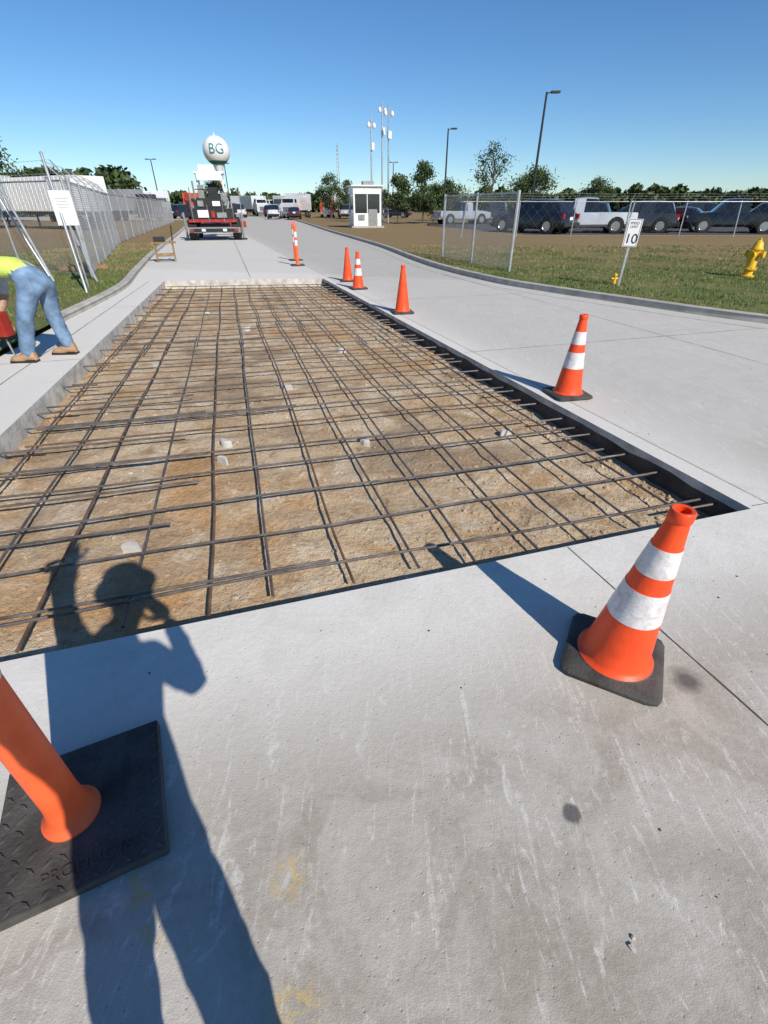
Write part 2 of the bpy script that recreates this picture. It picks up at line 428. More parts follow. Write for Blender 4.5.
for _ in range(420):
    x=random.uniform(-2,6);y=random.uniform(.2,7)
    clod(mb,x,y,.001,random.uniform(.002,.006),random.choice((0,1)))
for (x,y,r) in ((.62,.38,.010),(.63,.40,.006),(1.25,.6,.006),(-3.6,5.2,.02)): clod(mb,x,y,.004,r)
o=mb.obj('loose_gravel',[M_cut,M_joint])
def inside(x,y):
    for i in range(4):
        p=hole[i];q=hole[(i+1)%4]
        if (q.x-p.x)*(y-p.y)-(q.y-p.y)*(x-p.x)<0: return False
    return True
bm=bmesh.new(); bm.from_mesh(o.data)
bmesh.ops.delete(bm,geom=[v for v in bm.verts if inside(v.co.x,v.co.y)],context='VERTS'); bm.to_mesh(o.data); bm.free()

# ------------------------------------------------------------------ rebar
mb=MB()
def bar(p,q,z,r=.0084,mi=0,wob=.006,zs=.01):
    p=Vector((p[0],p[1],z));q=Vector((q[0],q[1],z)); L=(q-p).length; K=max(3,int(L/.45)); ph=random.random()*50
    d=(q-p).normalized(); n_=Vector((-d.y,d.x,0)); pts=[]
    for k in range(K+1):
        c=p.lerp(q,k/K); w=noise.noise(Vector((k*.31+ph,ph,0)))
        pts.append(c+n_*w*wob*3+Vector((0,0,noise.noise(Vector((k*.4,ph,9)))*zs)))
    mb.tube(pts,r,7,mi)
nlong=13; ncross=28
zl,zc=-.118,-.101
for i in range(nlong):
    a=.04+.915*i/(nlong-1)+random.uniform(-.008,.008)
    a2=a+random.uniform(-.012,.012)
    mi=1 if random.random()<.25 else 0
    m1=random.uniform(.45,.60)
    bar(Q(a,.010+random.uniform(0,.008)),Q(a2,m1+.02),zl,mi=mi,wob=.011)
    bar(Q(a2+.005,m1-.02),Q(a2+.005,.985),zl,mi=mi,wob=.011)
for j in range(ncross):
    b_=.030+.945*j/(ncross-1)+random.uniform(-.004,.004)
    b2=b_-.006+random.uniform(-.005,.005)
    mi=1 if random.random()<.2 else 0
    a0=random.uniform(.0,.05); a1=random.uniform(.94,.985)
    if j%3==0: a1=.999
    bar(Q(a0,b_),Q(a1,b2),zc,mi=mi,wob=.011)
    if j in (0,6,13): bar(Q(a0,b_+.0035),Q(random.uniform(.45,.6),b_+.001),zc,mi=mi)
for k,(b_,l) in enumerate(((.085,.30),(.125,.33),(.165,.34),(.20,.30),(.24,.33),(.285,.30))):
    bar(Q(.005,b_),Q(l,b_+random.uniform(-.003,.003)),zc+.004)
for j in range(29):
    b_=.02+j*.0335+random.uniform(-.004,.004)
    bar(Q(.999,b_),Q(.935+random.uniform(-.02,.02),b_),-.085,wob=0.001,zs=.004)
    if j%2: bar(Q(.001,b_+.01),Q(.06+random.uniform(-.02,.02),b_+.01),-.085,wob=.001,zs=.004)
for i in range(nlong):
    for j in range(0,ncross):
        if (i+j)%2 and j<18:
            a=.04+.915*i/(nlong-1); b_=.030+.945*j/(ncross-1); p=Q(a,b_)
            a_=random.random()*6; mb.tube([(p.x,p.y,zc+.010),(p.x+.014*math.cos(a_),p.y+.014*math.sin(a_),zc+.016),(p.x+.024*math.cos(a_+.6),p.y+.024*math.sin(a_+.6),zc+.004)],.0015,4,1)
mb.obj('rebar_grid',[M_rebar,M_rebar2],smooth=True)

# ------------------------------------------------------------------ cones
def cone(loc,rz,collars=True,lean=(0,0)):
    mb=MB(); h=.74
    def sq(s_,z,ch=.04):
        return [(s_-ch,-s_,z),(s_-ch*.3,-s_+ch*.3,z),(s_,-s_+ch,z),(s_,s_-ch,z),(s_-ch*.3,s_-ch*.3,z),(s_-ch,s_,z),(-s_+ch,s_,z),(-s_+ch*.3,s_-ch*.3,z),(-s_,s_-ch,z),(-s_,-s_+ch,z),(-s_+ch*.3,-s_+ch*.3,z),(-s_+ch,-s_,z)]
    rings=[(.178,.006),(.182,.012),(.182,.026),(.172,.034),(.150,.036)]
    vs=[];fs=[];m=12
    for s_,z in rings: vs+=sq(s_,z)
    for k in range(len(rings)-1):
        for i in range(m):
            j=(i+1)%m; fs.append((k*m+i,k*m+j,(k+1)*m+j,(k+1)*m+i))
    fs.append(tuple(range((len(rings)-1)*m,len(rings)*m))); fs.append(tuple(range(m-1,-1,-1)))
    mb.add(vs,fs,1)
    for sx in (-1,1):
        for sy in (-1,1): mb.box((sx*.12,sy*.12,.005),(.07,.07,.010),1)
    def r(z): return .126+( .030-.126)*((z-.04)/(h-.04))
    pr=[(.150,.034,1),(.143,.040,0),(.131,.047,0)]
    if collars: zs=[.06,.13,.20,.275,.276,.42,.421,.49,.491,.60,.601,.66,.70]
    else: zs=[.06,.15,.25,.35,.45,.55,.65,.70]
    for k,z in enumerate(zs):
        m=0; rr=r(z)
        if collars and (.2755<z<.4205 or .4905<z<.6005):
            rr+=.0018; 
            if z in (.276,.491): m=2
        pr.append((rr,z,m))
    pr+=[(r(.70)+.004,.705,0),(r(.7)+.004,.735,0),(r(.7)-.001,.742,0),(.024,.740,0),(.022,.60,0)]
    mb.lathe(pr,36)
    for i,v in enumerate(mb.v):
        if v[2]>.05: mb.v[i]=(v[0]+lean[0]*(v[2]-.05),v[1]+lean[1]*(v[2]-.05),v[2])
    return mb.obj('traffic_cone',[M_orange,M_rubber2,M_collar],loc,rz,smooth=True,angle=40)
cone((.935,1.275,0),R(-28),lean=(.045,-.015))
cone((1.80,4.48,0),R(12))
cone((.32,8.75,0),R(10),False)
cone((-.58,11.6,0),R(20))
cone((-.90,12.9,0),R(5),False)

def delineator(loc,rz,base=.44,hh=1.07,b0=.55,text=False):
    e=empty('delineator_post',loc,rz)
    mb=MB(); b=base/2
    mb.box((0,0,.018),(base,base,.036),0)
    mb.obj('rubber_base',[M_rubber2],parent=e,bevel=.006)
    px=-.028 if text else 0
    mb=MB()
    if text:
        n=11; st=base/n
        for i in range(n):
            for j in range(n):
                x=-b+st*(i+.5); y=-b+st*(j+.5)
                if math.hypot(x-px,y)<.105 or (y<-.13 and abs(x)<.15 and y>-.19): continue
                T=Matrix.Translation((x,y,.0365))@Matrix.Rotation(R(45 if (i+j)%2 else -45),4,'Z')
                vs=[(-.018,0,0),(0,-.0055,0),(.018,0,0),(0,.0055,0),(-.011,0,.004),(0,-.0025,.0045),(.011,0,.004),(0,.0025,.0045)]
                mb.add(vs,[(0,1,5,4),(1,2,6,5),(2,3,7,6),(3,0,4,7),(4,5,6,7)],0,T)
        mb.obj('tread_pattern',[M_rubber2],parent=e)
        text_obj('moulded_lettering','PRODUCTS',.045,Matrix.Translation((.02,-.163,.0365)),M_rubber2,e,.0035)
    mb=MB()
    mb.lathe([(.078,.036,0),(.078,.043,0),(.070,.050,0),(.060,.068,0),(.053,.10,0),(.050,.14,0),(.049,.30,0),(.048,b0,0),(.0495,b0+.001,1),(.0495,b0+.15,0),(.048,b0+.151,0),(.048,b0+.22,0),(.0495,b0+.221,1),(.0495,b0+.37,0),(.047,b0+.371,0),(.046,hh-.04,0),(.040,hh,0),(.001,hh+.01,0)],32,Matrix.Translation((px,0,0)))
    mb.tube([(px-.055,0,hh),(px-.045,0,hh+.05),(px,0,hh+.065),(px+.045,0,hh+.05),(px+.055,0,hh)],.014,8,0)
    mb.obj('post_tube',[M_orange2,M_collar],parent=e,smooth=True)
    return e
delineator((-.905,.688,0),math.atan2(-.4,.19)+math.pi/2,b0=.64,text=True)
delineator((-2.72,16.6,0),.3,base=.40)
delineator((-3.05,18.3,0),.5,base=.40)

# ------------------------------------------------------------------ speed sign, hydrant, marker
e=empty('speed_limit_sign',(5.12,11.25,.1),R(-14))
mb=MB(); mb.box((0,.01,.62),(.045,.025,1.25)); o=mb.obj('post',[M_galv],parent=e,bevel=.004)
mb=MB(); mb.box((0,-.012,1.0),(.28,.004,.50)); mb.obj('panel',[M_white],parent=e)
mb=MB()
for (c,d) in (((0,-.0155,1.237),(.25,.002,.008)),((0,-.0155,.763),(.25,.002,.008)),((.121,-.0155,1),(.008,.002,.466)),((-.121,-.0155,1),(.008,.002,.466))): mb.box(c,d)
mb.obj('border',[M_black],parent=e)
RX=Matrix.Rotation(R(90),4,'X')
text_obj('limit_text','SPEED\nLIMIT',.065,Matrix.Translation((0,-.016,1.14))@RX,M_black,e)
text_obj('number_text','10',.25,Matrix.Translation((0,-.016,.89))@RX,M_black,e,.003)
e.rotation_euler=(R(-4),R(2.0),R(-14))
mb=MB()
mb.lathe([(.15,0),(.15,.03),(.10,.035),(.095,.06),(.095,.14),(.14,.145),(.14,.175),(.105,.18),(.10,.20),(.095,.52),(.125,.53),(.125,.56),(.11,.58),(.085,.66),(.045,.71),(.03,.72),(.03,.76),(.001,.765)],20)
mb.cyl((-.19,0,.45),(.19,0,.45),.05,seg=12); mb.cyl((-.20,0,.45),(-.16,0,.45),.065,seg=8); mb.cyl((.16,0,.45),(.20,0,.45),.065,seg=8)
mb.cyl((0,0,.43),(0,-.17,.43),.07,seg=14); mb.cyl((0,-.15,.43),(0,-.19,.43),.09,seg=8)
for k in range(8):
    a=k*math.pi/4; mb.cyl((.125*math.cos(a),.125*math.sin(a),.17),(.125*math.cos(a),.125*math.sin(a),.195),.012,seg=6)
o=mb.obj('fire_hydrant',[M_yellow],(9.0,12.9,.1),R(-60),smooth=True); o.scale=(1.05,1.05,1.1)
mb=MB(); mb.lathe([(.05,0),(.05,.04),(.035,.05),(.032,.15),(.045,.16),(.04,.2),(.001,.22)],14); mb.cyl((-.07,0,.11),(.07,0,.11),.02,seg=8)
mb.obj('pipe_marker',[M_yellow],(5.16,11.6,.1),smooth=True)

# ------------------------------------------------------------------ fences
def chainlink(mb,p0,p1,h,z0,pitch=.075,r=.0022,mi=0):
    p0=Vector((*p0,z0));p1=Vector((*p1,z0)); L=(p1-p0).length; d=(p1-p0)/L; up=Vector((0,0,1)); n_=d.cross(up)
    K=int((L+h)/pitch)+1
    tri=[(0,1,4,3),(1,2,5,4),(2,0,3,5)]
    def cl(ax,az,bx,bz,lim,ge):
        ia=(ax>=lim) if ge else (ax<=lim); ib=(bx>=lim) if ge else (bx<=lim)
        if ia and ib: return ax,az,bx,bz
        if not ia and not ib: return None
        t=(lim-ax)/(bx-ax); cx,cz=lim,az+(bz-az)*t
        return (ax,az,cx,cz) if ia else (cx,cz,bx,bz)
    for s_ in (0,1):
        for k in range(K):
            x0=k*pitch-h if s_==0 else k*pitch
            ax,az,bx,bz=(x0,0.0,x0+h,h) if s_==0 else (x0,0.0,x0-h,h)
            s1=cl(ax,az,bx,bz,0,True)
            if s1 is None: continue
            s1=cl(*s1,L,False)
            if s1 is None: continue
            ax,az,bx,bz=s1
            P=p0+d*ax+up*az; Q_=p0+d*bx+up*bz; dd=(Q_-P)
            if dd.length<.02: continue
            w=n_*r; u=dd.normalized().cross(n_)*r
            vs=[P+w,P-w*.5+u*.87,P-w*.5-u*.87,Q_+w,Q_-w*.5+u*.87,Q_-w*.5-u*.87]
            mb.add(vs,tri,mi)
def fence(name,line,h,z0,barb=True,side=1,step=3.0,pitch=.075,r=.0022,wob=0.0):
    mb=MB()
    for a,b in zip(line[:-1],line[1:]):
        a=Vector(a);b=Vector(b); L=(b-a).length; n=max(1,round(L/step)); d=(b-a)/L; nn=Vector((-d.y,d.x))*side
        chainlink(mb,a,b,h,z0+.03,pitch,r,1)
        tops=[]
        for k in range(n+1):
            p=a.lerp(b,k/n); lx,ly=random.uniform(-wob,wob),random.uniform(-wob,wob)
            t=Vector((p.x+lx,p.y+ly,z0+h+.05)); mb.cyl((p.x,p.y,z0-.05),t,.03 if k not in(0,n) else .04,seg=8)
            if barb:
                e_=t+Vector((nn.x*.28,nn.y*.28,.32)); mb.cyl(t,e_,.014,seg=5); tops.append((t,e_))
        mb.cyl((a.x,a.y,z0+h),(b.x,b.y,z0+h),.018,seg=6)
        mb.cyl((a.x,a.y,z0+.06),(b.x,b.y,z0+.06),.005,seg=4)
        if barb:
            for (t0,e0),(t1,e1) in zip(tops[:-1],tops[1:]):
                for f_ in (.3,.65,1.0):
                    P=t0.lerp(e0,f_);Q_=t1.lerp(e1,f_); mid=(P+Q_)/2-Vector((0,0,.02)); mb.tube([P,mid,Q_],.0035,4,1)
                    if P.y<25:
                        for q in range(1,int((Q_-P).length/.15)):
                            c=P.lerp(Q_,q*.15/(Q_-P).length); c=c-Vector((0,0,.02*math.sin(math.pi*q*.15/(Q_-P).length)))
                            mb.box(c,(.004,.004,.04),1)
    return mb.obj(name,[M_galv,M_wire])
fence('chain_link_fence',[(-7.4,13.2),(-13,26.5),(-24.5,64)],2.0,.06,True,1,2.6,.10,.0028,.05)
fence('chain_link_fence',[(-7.4,13.2),(-12.5,15.6),(-30,21)],2.0,.06,True,1,2.6,.09,.0026,.08)
fence('chain_link_gate',[(3.35,14.0),(2.05,18.7)],1.75,.1,False,1,2.45,.07,.0020,.02)
fence('chain_link_fence',[(4.4,31.0),(14,31.6),(42,30.5)],1.7,.1,True,-1,3.2,.6,.0020,.2)
for (p,q) in (((-6.16,10.6,.0),(-6.95,11.9,2.45)),((-6.75,12.2,.0),(-7.9,13.4,2.1)),((-8.6,13.4,0),(-9.6,13.8,2.2)),((-7.9,12.4,0),(-9.0,13.2,2.3))):
    mb=MB(); mb.cyl(p,q,.028,seg=10); mb.lathe([(.032,0),(.034,.03),(.001,.05)],10,Matrix.Translation(q))
    mb.obj('fence_post',[M_galv],smooth=True)
e=empty('notice_sign',(-6.55,11.4,.06),R(28))
mb=MB(); mb.cyl((0,.02,0),(0,.02,1.75),.02,seg=8); mb.obj('post',[M_galv],parent=e,smooth=True)
mb=MB(); mb.box((0,-.006,1.47),(.38,.006,.60)); mb.obj('panel',[M_white],parent=e)
mb=MB()
for k in range(4): mb.box((0,-.0115,1.64-k*.05),(.24-.05*(k%2),.002,.008))
mb.obj('print',[M_grey],parent=e)

# ------------------------------------------------------------------ poles and masts
def light_pole(x,y,h,arm=1.0,double=False,rz=0.0):
    mb=MB(); mb.cyl((0,0,0),(0,0,.5),.25,seg=16,mi=1); mb.cyl((0,0,.5),(0,0,h),.12,.08,seg=12)
    for s_ in ((1,-1) if double else (1,)):
        mb.cyl((0,0,h-.08),(s_*arm*.4,0,h-.02),.04,seg=8); mb.box((s_*arm*.75,0,h),(arm*.75,.36,.13)); mb.box((s_*arm*.75,0,h-.075),(arm*.55,.28,.02),1)
    return mb.obj('street_lamp',[M_bronze,M_kerb],(x,y,.1),rz,bevel=.01)
light_pole(12.6,48,8.9,.9); light_pole(7.5,70,9.1,.9)
light_pole(-33,120,9,.9,True); light_pole(2,125,9.5,.9,True); light_pole(-44,110,9,.9,True)
def mast(x,y,h,cam=True):
    mb=MB(); mb.cyl((0,0,0),(0,0,h),.10,.06,seg=10)
    mb.cyl((-.5,0,h-.5),(.5,0,h-.5),.03,seg=6)
    for dx in (-.4,.42):
        mb.lathe([(.001,0),(.14,.02),(.19,.14),(.15,.34),(.05,.44),(.001,.45)],12,Matrix.Translation((dx,-.05,h-.95)),1)
    mb.box((0,-.15,h-2.4),(.4,.25,.6),1); mb.box((0,-.15,1.6),(.5,.3,.8),1)
    mb.cyl((0,0,h),(0,0,h+.6),.012,seg=5)
    return mb.obj('camera_mast',[M_galv,M_white],(x,y,.1),random.random(),smooth=True)
mast(-1.3,60,9.0); mast(.45,60,9.9); mast(-.2,62,10.4)
mb=MB(); hh=15
for s_ in range(3):
    a=s_*2.094; mb.cyl((.5*math.cos(a),.5*math.sin(a),0),(.15*math.cos(a),.15*math.sin(a),hh),.07,seg=5)
for k in range(18):
    z=k*hh/18; z2=(k+1)*hh/18
    for s_ in range(3):
        a=s_*2.094;b_=(s_+1)*2.094; r0=.5-.35*z/hh; r1=.5-.35*z2/hh
        mb.cyl((r0*math.cos(a),r0*math.sin(a),z),(r1*math.cos(b_),r1*math.sin(b_),z2),.035,seg=4)
mb.obj('lattice_tower',[M_galv],(-12,150,0))

# ------------------------------------------------------------------ guard booth
e=empty('guard_booth',(-1.6,46.5,.1),R(12))
mb=MB(); w,dp,h=2.3,2.4,2.9
mb.box((0,0,.06),(w+.4,dp+.4,.12),1)
mb.box((0,0,.12+.45),(w,dp,.9),0)
for sx in (-1,1):
    for sy in (-1,1): mb.box((sx*(w/2-.07),sy*(dp/2-.07),1.02+.65),(.14,.14,1.3),0)
mb.box((0,-dp/2+.06,1.02+.65),(.07,.08,1.3),0)
mb.box((0,0,2.32+.25),(w+.02,dp+.02,.5),0); mb.box((0,0,2.87),(w+.35,dp+.35,.10),0); mb.box((.3,.2,3.07),(.9,.7,.3),2)
mb.obj('walls_and_roof',[M_white,M_kerb,M_grey],parent=e,bevel=.015)
mb=MB(); mb.box((0,-dp/2+.07,1.67),(w-.28,.02,1.3)); mb.box((0,dp/2-.07,1.67),(w-.28,.02,1.3)); mb.box((w/2-.07,0,1.67),(.02,dp-.28,1.3)); mb.box((-w/2+.07,0,1.67),(.02,dp-.28,1.3))
mb.obj('windows',[M_glass],parent=e)
mb=MB(); mb.box((.45,-dp/2-.015,.72),(.75,.03,1.15)); mb.box((-.5,-dp/2-.04,.75),(.5,.08,.35)); mb.obj('door_panel',[M_grey],parent=e)

# ------------------------------------------------------------------ water tower
e=empty('water_tower',(-85.5,300,0))
mb=MB(); Rr=6.6; cz=25.5
pr=[(3.6,0,1),(3.0,2,1),(1.7,6,1),(1.2,9,0),(1.15,15,0),(1.4,16.5,0),(2.2,18.6,0)]
for k in range(14):
    t=-1.15+ (math.pi/2+1.15)*k/13
    pr.append((max(.01,Rr*math.cos(t)),cz+Rr*math.sin(t)*.95,1 if t<-.75 else 0))
mb.lathe(pr,40); mb.cyl((0,0,cz+Rr*.95),(0,0,cz+Rr*.95+1.0),.3,seg=8)
mb.obj('tank_and_stem',[M_white,M_teal],parent=e,smooth=True)
me=text_mesh('BG',6.0,.0)
bm=bmesh.new(); bm.from_mesh(me); bmesh.ops.triangulate(bm,faces=bm.faces); bmesh.ops.subdivide_edges(bm,edges=bm.edges,cuts=3,use_grid_fill=True); bm.to_mesh(me); bm.free()
ang0=math.atan2(-300,85.5)
for v in me.vertices:
    la=v.co.x/Rr; lo=v.co.y/(Rr*.95)+.05; rr=Rr+.12
    v.co=Vector((rr*math.cos(lo)*math.cos(ang0+la),rr*math.cos(lo)*math.sin(ang0+la),cz+rr*.95*math.sin(lo)))
me.materials.clear(); me.materials.append(M_teal)
link(bpy.data.objects.new('lettering',me),e)

# ------------------------------------------------------------------ construction machine
e=empty('laser_screed_machine',(-9.45,30.6,0),R(14))
def tire(mb,c,r,w,mi=0,mr=1,ax='X'):
    T=Matrix.Translation(c)@Matrix.Rotation(R(90),4,'Y')
    mb.lathe([(.001,-w*.35,mr),(r*.5,-w*.35,mr),(r*.55,-w*.45,mi),(r*.85,-w/2,mi),(r,-w*.38,mi),(r,w*.38,mi),(r*.85,w/2,mi),(r*.55,w*.45,mr),(r*.5,w*.35,mr),(.001,w*.35,mr)],22,T)
    for k in range(16):
        a=k*math.pi/8; mb.box((c[0],c[1]+r*math.cos(a),c[2]+r*math.sin(a)),(w*.8,.07,.07),mi)
mb=MB()
for sx in (-1,1):
    for y in (-.3,2.6): tire(mb,(sx*1.15,y,.5),.50,.46,0,1)
mb.obj('wheels',[M_rubber,M_grey],parent=e,smooth=True)
mb=MB()
mb.box((0,1.2,.62),(1.5,3.6,.28),2); mb.box((0,-.94,.50),(2.75,.20,.26),1); mb.box((0,-1.06,.50),(2.5,.05,.14),2)
for x in (-1.15,-.55,.55,1.15): mb.box((x,-1.10,.50),(.20,.05,.12),0 if abs(x)>1 else 3)
mb.box((0,-.1,.92),(2.5,1.5,.14),0); mb.box((0,-.2,1.24),(2.2,1.3,.48),2); mb.box((-.45,-.88,1.24),(.55,.05,.34),3); mb.box((.5,-.88,1.18),(.5,.05,.24),1); mb.box((.05,-.90,1.22),(.18,.06,.30),0)
mb.box((-.1,-.3,1.68),(1.5,1.0,.40),2); mb.box((.3,-.84,1.70),(.4,.05,.22),3); mb.box((-.5,-.84,1.70),(.3,.05,.26),1)
mb.box((-1.2,.1,1.75),(.20,.7,.9),0); mb.box((-1.2,-.28,1.6),(.16,.04,.5),2); mb.box((1.2,.2,1.5),(.22,.9,.45),2)
mb.box((.0,.9,1.92),(1.7,1.3,.08),2); mb.box((.15,.9,2.05),(.5,.5,.12),2); mb.box((.15,1.15,2.35),(.5,.12,.6),2); mb.box((.15,.35,2.15),(.5,.25,.6),2); mb.box((-.45,.4,2.2),(.3,.3,.7),1)
for (x,y) in ((-.55,.3),(.75,.3),(-.55,1.55),(.75,1.55)): mb.cyl((x,y,1.8),(x,y,3.05),.045,seg=8,mi=3)
mb.box((.1,.92,3.10),(1.55,1.55,.10),3); mb.box((.0,.8,3.30),(.8,.6,.30),3); mb.box((.1,.17,2.9),(1.3,.05,.3),3)
mb.cyl((-.75,-.5,1.7),(-.75,-.5,2.7),.05,seg=8,mi=1); mb.box((.75,-.3,1.98),(.35,.4,.4),1)
mb.cyl((-.75,.25,2.35),(.75,.25,2.35),.025,seg=6,mi=2); mb.tube([(.9,-.5,1.4),(1.05,-.6,1.9),(.7,-.3,2.3)],.03,6,2); mb.tube([(-.9,-.6,1.2),(-.7,-.8,1.7),(-.2,-.6,1.8)],.03,6,2)
for x in (-1.0,-.2,.6,1.1): mb.cyl((x,-.86,.86),(x,-.86,1.9+.3*math.sin(x*5)),.018,seg=6,mi=1)
mb.box((0,3.6,1.2),(.4,3.2,.4),3); mb.box((0,5.4,.6),(3.4,.35,.35),0)
for sx in (-1,1): mb.cyl((sx*1.5,-.5,.1),(sx*1.5,-.5,1.3),.06,seg=8,mi=1); mb.box((sx*1.5,-.5,.06),(.35,.35,.06),2); mb.cyl((sx*1.5,5.4,.6),(sx*1.5,5.4,2.6),.03,seg=6,mi=1)
mb.obj('chassis_and_cab',[M_red,M_grey,M_dark,M_white],parent=e,bevel=.02)

# ------------------------------------------------------------------ vehicles
def car(name,loc,rz,L,W,kind,paint,sc=1.0):
    w=W/2
    if kind=='suv':
        st=[(0,.45,.72,.74,.82,0),(.015,.34,.95,.97,.93,0),(.045,.28,1.08,1.10,.97,0),(.11,.26,1.10,1.70,.99,1),(.28,.24,1.10,1.78,1,1),(.30,.24,1.10,1.78,1,2),(.46,.24,1.09,1.77,1,1),(.48,.24,1.09,1.77,1,2),(.60,.24,1.07,1.70,1,1),(.74,.24,1.05,1.09,1,0),(.88,.26,.98,1.01,.97,0),(.97,.3,.86,.88,.92,0),(1,.4,.62,.64,.82,0)]
    elif kind=='sedan':
        st=[(0,.42,.7,.72,.8,0),(.015,.3,.90,.92,.9,0),(.14,.24,.95,.98,.97,0),(.27,.2,.95,1.38,1,1),(.38,.2,.94,1.44,1,1),(.40,.2,.94,1.44,1,2),(.52,.2,.93,1.43,1,1),(.60,.2,.92,1.36,1,1),(.74,.2,.90,.94,1,0),(.9,.24,.80,.83,.96,0),(.98,.28,.68,.7,.88,0),(1,.38,.55,.56,.78,0)]
    else:
        st=[(0,.5,1.08,1.08,.94,0),(.01,.42,1.12,1.12,.97,3),(.36,.36,1.12,1.12,1,3),(.37,.36,1.12,1.13,1,0),(.40,.36,1.12,1.86,1,1),(.50,.34,1.12,1.90,1,1),(.515,.34,1.12,1.90,1,2),(.62,.34,1.12,1.86,1,1),(.73,.34,1.12,1.18,1,0),(.88,.36,1.08,1.12,.98,0),(.98,.4,1.0,1.02,.94,0),(1,.5,.75,.76,.86,0)]
    vs=[];n=len(st)
    for (x,zb,bl,rf,wf,k) in st:
        ww=w*wf; cab=rf-bl>.2; rw=ww*(.78 if cab else .88)
        if k==3: half=[(ww*.9,zb),(ww,zb+.12),(ww,bl*.62),(ww*.98,bl),(ww*.88,bl),(ww*.87,.72),(0,.72)]
        else: half=[(ww*.9,zb),(ww,zb+.12),(ww,bl*.62),(ww*.95,bl),(rw,rf-(.05 if cab else .01)),(rw*.8,rf),(0,rf+.03)]
        vs+=[(x*L-L/2,y,z) for y,z in half]+[(x*L-L/2,-y,z) for y,z in half[-2::-1]]
    m=13; fs=[];ms=[]
    for k in range(n-1):
        a=st[k];b_=st[k+1]; ca=a[3]-a[2]>.2; cb=b_[3]-b_[2]>.2
        for i in range(m-1):
            fs.append((k*m+i,k*m+i+1,(k+1)*m+i+1,(k+1)*m+i))
            mi=0; side=i in (3,8)
            if side and (ca and cb) and a[5]!=2: mi=1
            if (ca!=cb) and i in (4,5,6,7): mi=1
            if (ca!=cb) and side: mi=1
            if a[5]==3 and i in (5,6): mi=2
            ms.append(mi)
        fs.append((k*m+m-1,k*m,(k+1)*m,(k+1)*m+m-1)); ms.append(2)
    fs.append(tuple(range(m-1,-1,-1))); ms.append(0); fs.append(tuple(range((n-1)*m,n*m))); ms.append(0)
    mb=MB(); mb.v=[tuple(v) for v in vs]; mb.f=fs; mb.m=ms
    r=.36 if kind=='sedan' else .41
    for fx in (.185,.80):
        for sy in (-1,1):
            c=Vector((fx*L-L/2,sy*(w-.005),r))
            mb.cyl(c+Vector((0,-sy*.1,.02)),c+Vector((0,sy*.012,.02)),r*1.17,seg=22,mi=2)
            mb.lathe([(.001,.03,4),(r*.62,.03,4),(r*.65,.05,2),(r*.98,.05,2),(r,.02,2),(r,-.2,2)],22,Matrix.Translation(c)@Matrix.Rotation(R(-90*sy),4,'X'))
    bl=st[2][2]
    for sy in (-1,1):
        mb.box((-L/2+.06,sy*w*.84,bl-.16),(.14,.16,.26),3)
        mb.box((L/2-.10,sy*w*.74,st[-2][2]-.1),(.16,.3,.13),4)
        mb.box((L*.19,sy*(w+.09),bl+.04),(.12,.2,.15),0)
    mb.box((-L/2-.04,0,.5),(.16,W*.86,.2),4 if kind=='pickup' else 2); mb.box((L/2+.0,0,.45),(.12,W*.8,.2),2)
    mb.box((-L/2-.005,0,.80),(.04,.36,.16),5)
    o=mb.obj(name,[paint,M_glass,M_rubber,M_tred,M_chrome,M_white],loc,rz,smooth=True,angle=38); o.scale=(sc,)*3
    return o
def paint(n,c): 
    m=simple(n,c,.25,.3,.03,1,spec=.6); m.node_tree.nodes['Principled BSDF'].inputs['Coat Weight'].default_value=.6; return m
P_black=paint('paint_black',(.012,.013,.016)); P_blue=paint('paint_dark_blue',(.02,.03,.055)); P_white=paint('paint_white',(.75,.75,.75))
P_red=paint('paint_maroon',(.06,.012,.012)); P_silver=paint('paint_silver',(.42,.43,.45)); P_char=paint('paint_charcoal',(.05,.052,.056))
z=.105
car('suv_car',(9.9,36.6,z),R(132),5.3,2.05,'suv',P_black,1.04)
car('pickup_truck',(13.4,36.8,z),R(158),6.1,2.1,'pickup',P_white,1.03)
car('suv_car',(17.2,37.5,z),R(150),5.0,1.95,'suv',P_char)
car('sedan_car',(20.4,38.5,z),R(140),4.8,1.85,'sedan',P_red)
car('pickup_truck',(23.1,36.6,z),R(158),5.6,1.95,'pickup',P_black)
car('sedan_car',(26.8,36.4,z),R(165),4.8,1.85,'sedan',P_char)
car('suv_car',(30.0,36.4,z),R(150),4.8,1.9,'suv',P_blue)
car('suv_car',(16.8,47,z),R(150),4.8,1.9,'suv',P_blue)
car('sedan_car',(21.5,49,z),R(150),4.8,1.85,'sedan',P_blue); car('suv_car',(27,49,z),R(150),4.8,1.9,'suv',P_char)
car('pickup_truck',(7.9,56,z),R(20),5.7,2.0,'pickup',P_silver); car('suv_car',(33,48,z),R(150),4.8,1.9,'suv',P_black)
car('sedan_car',(37,46,z),R(150),4.8,1.85,'sedan',P_silver); car('pickup_truck',(11.8,57,z),R(160),5.7,2.0,'pickup',P_char)

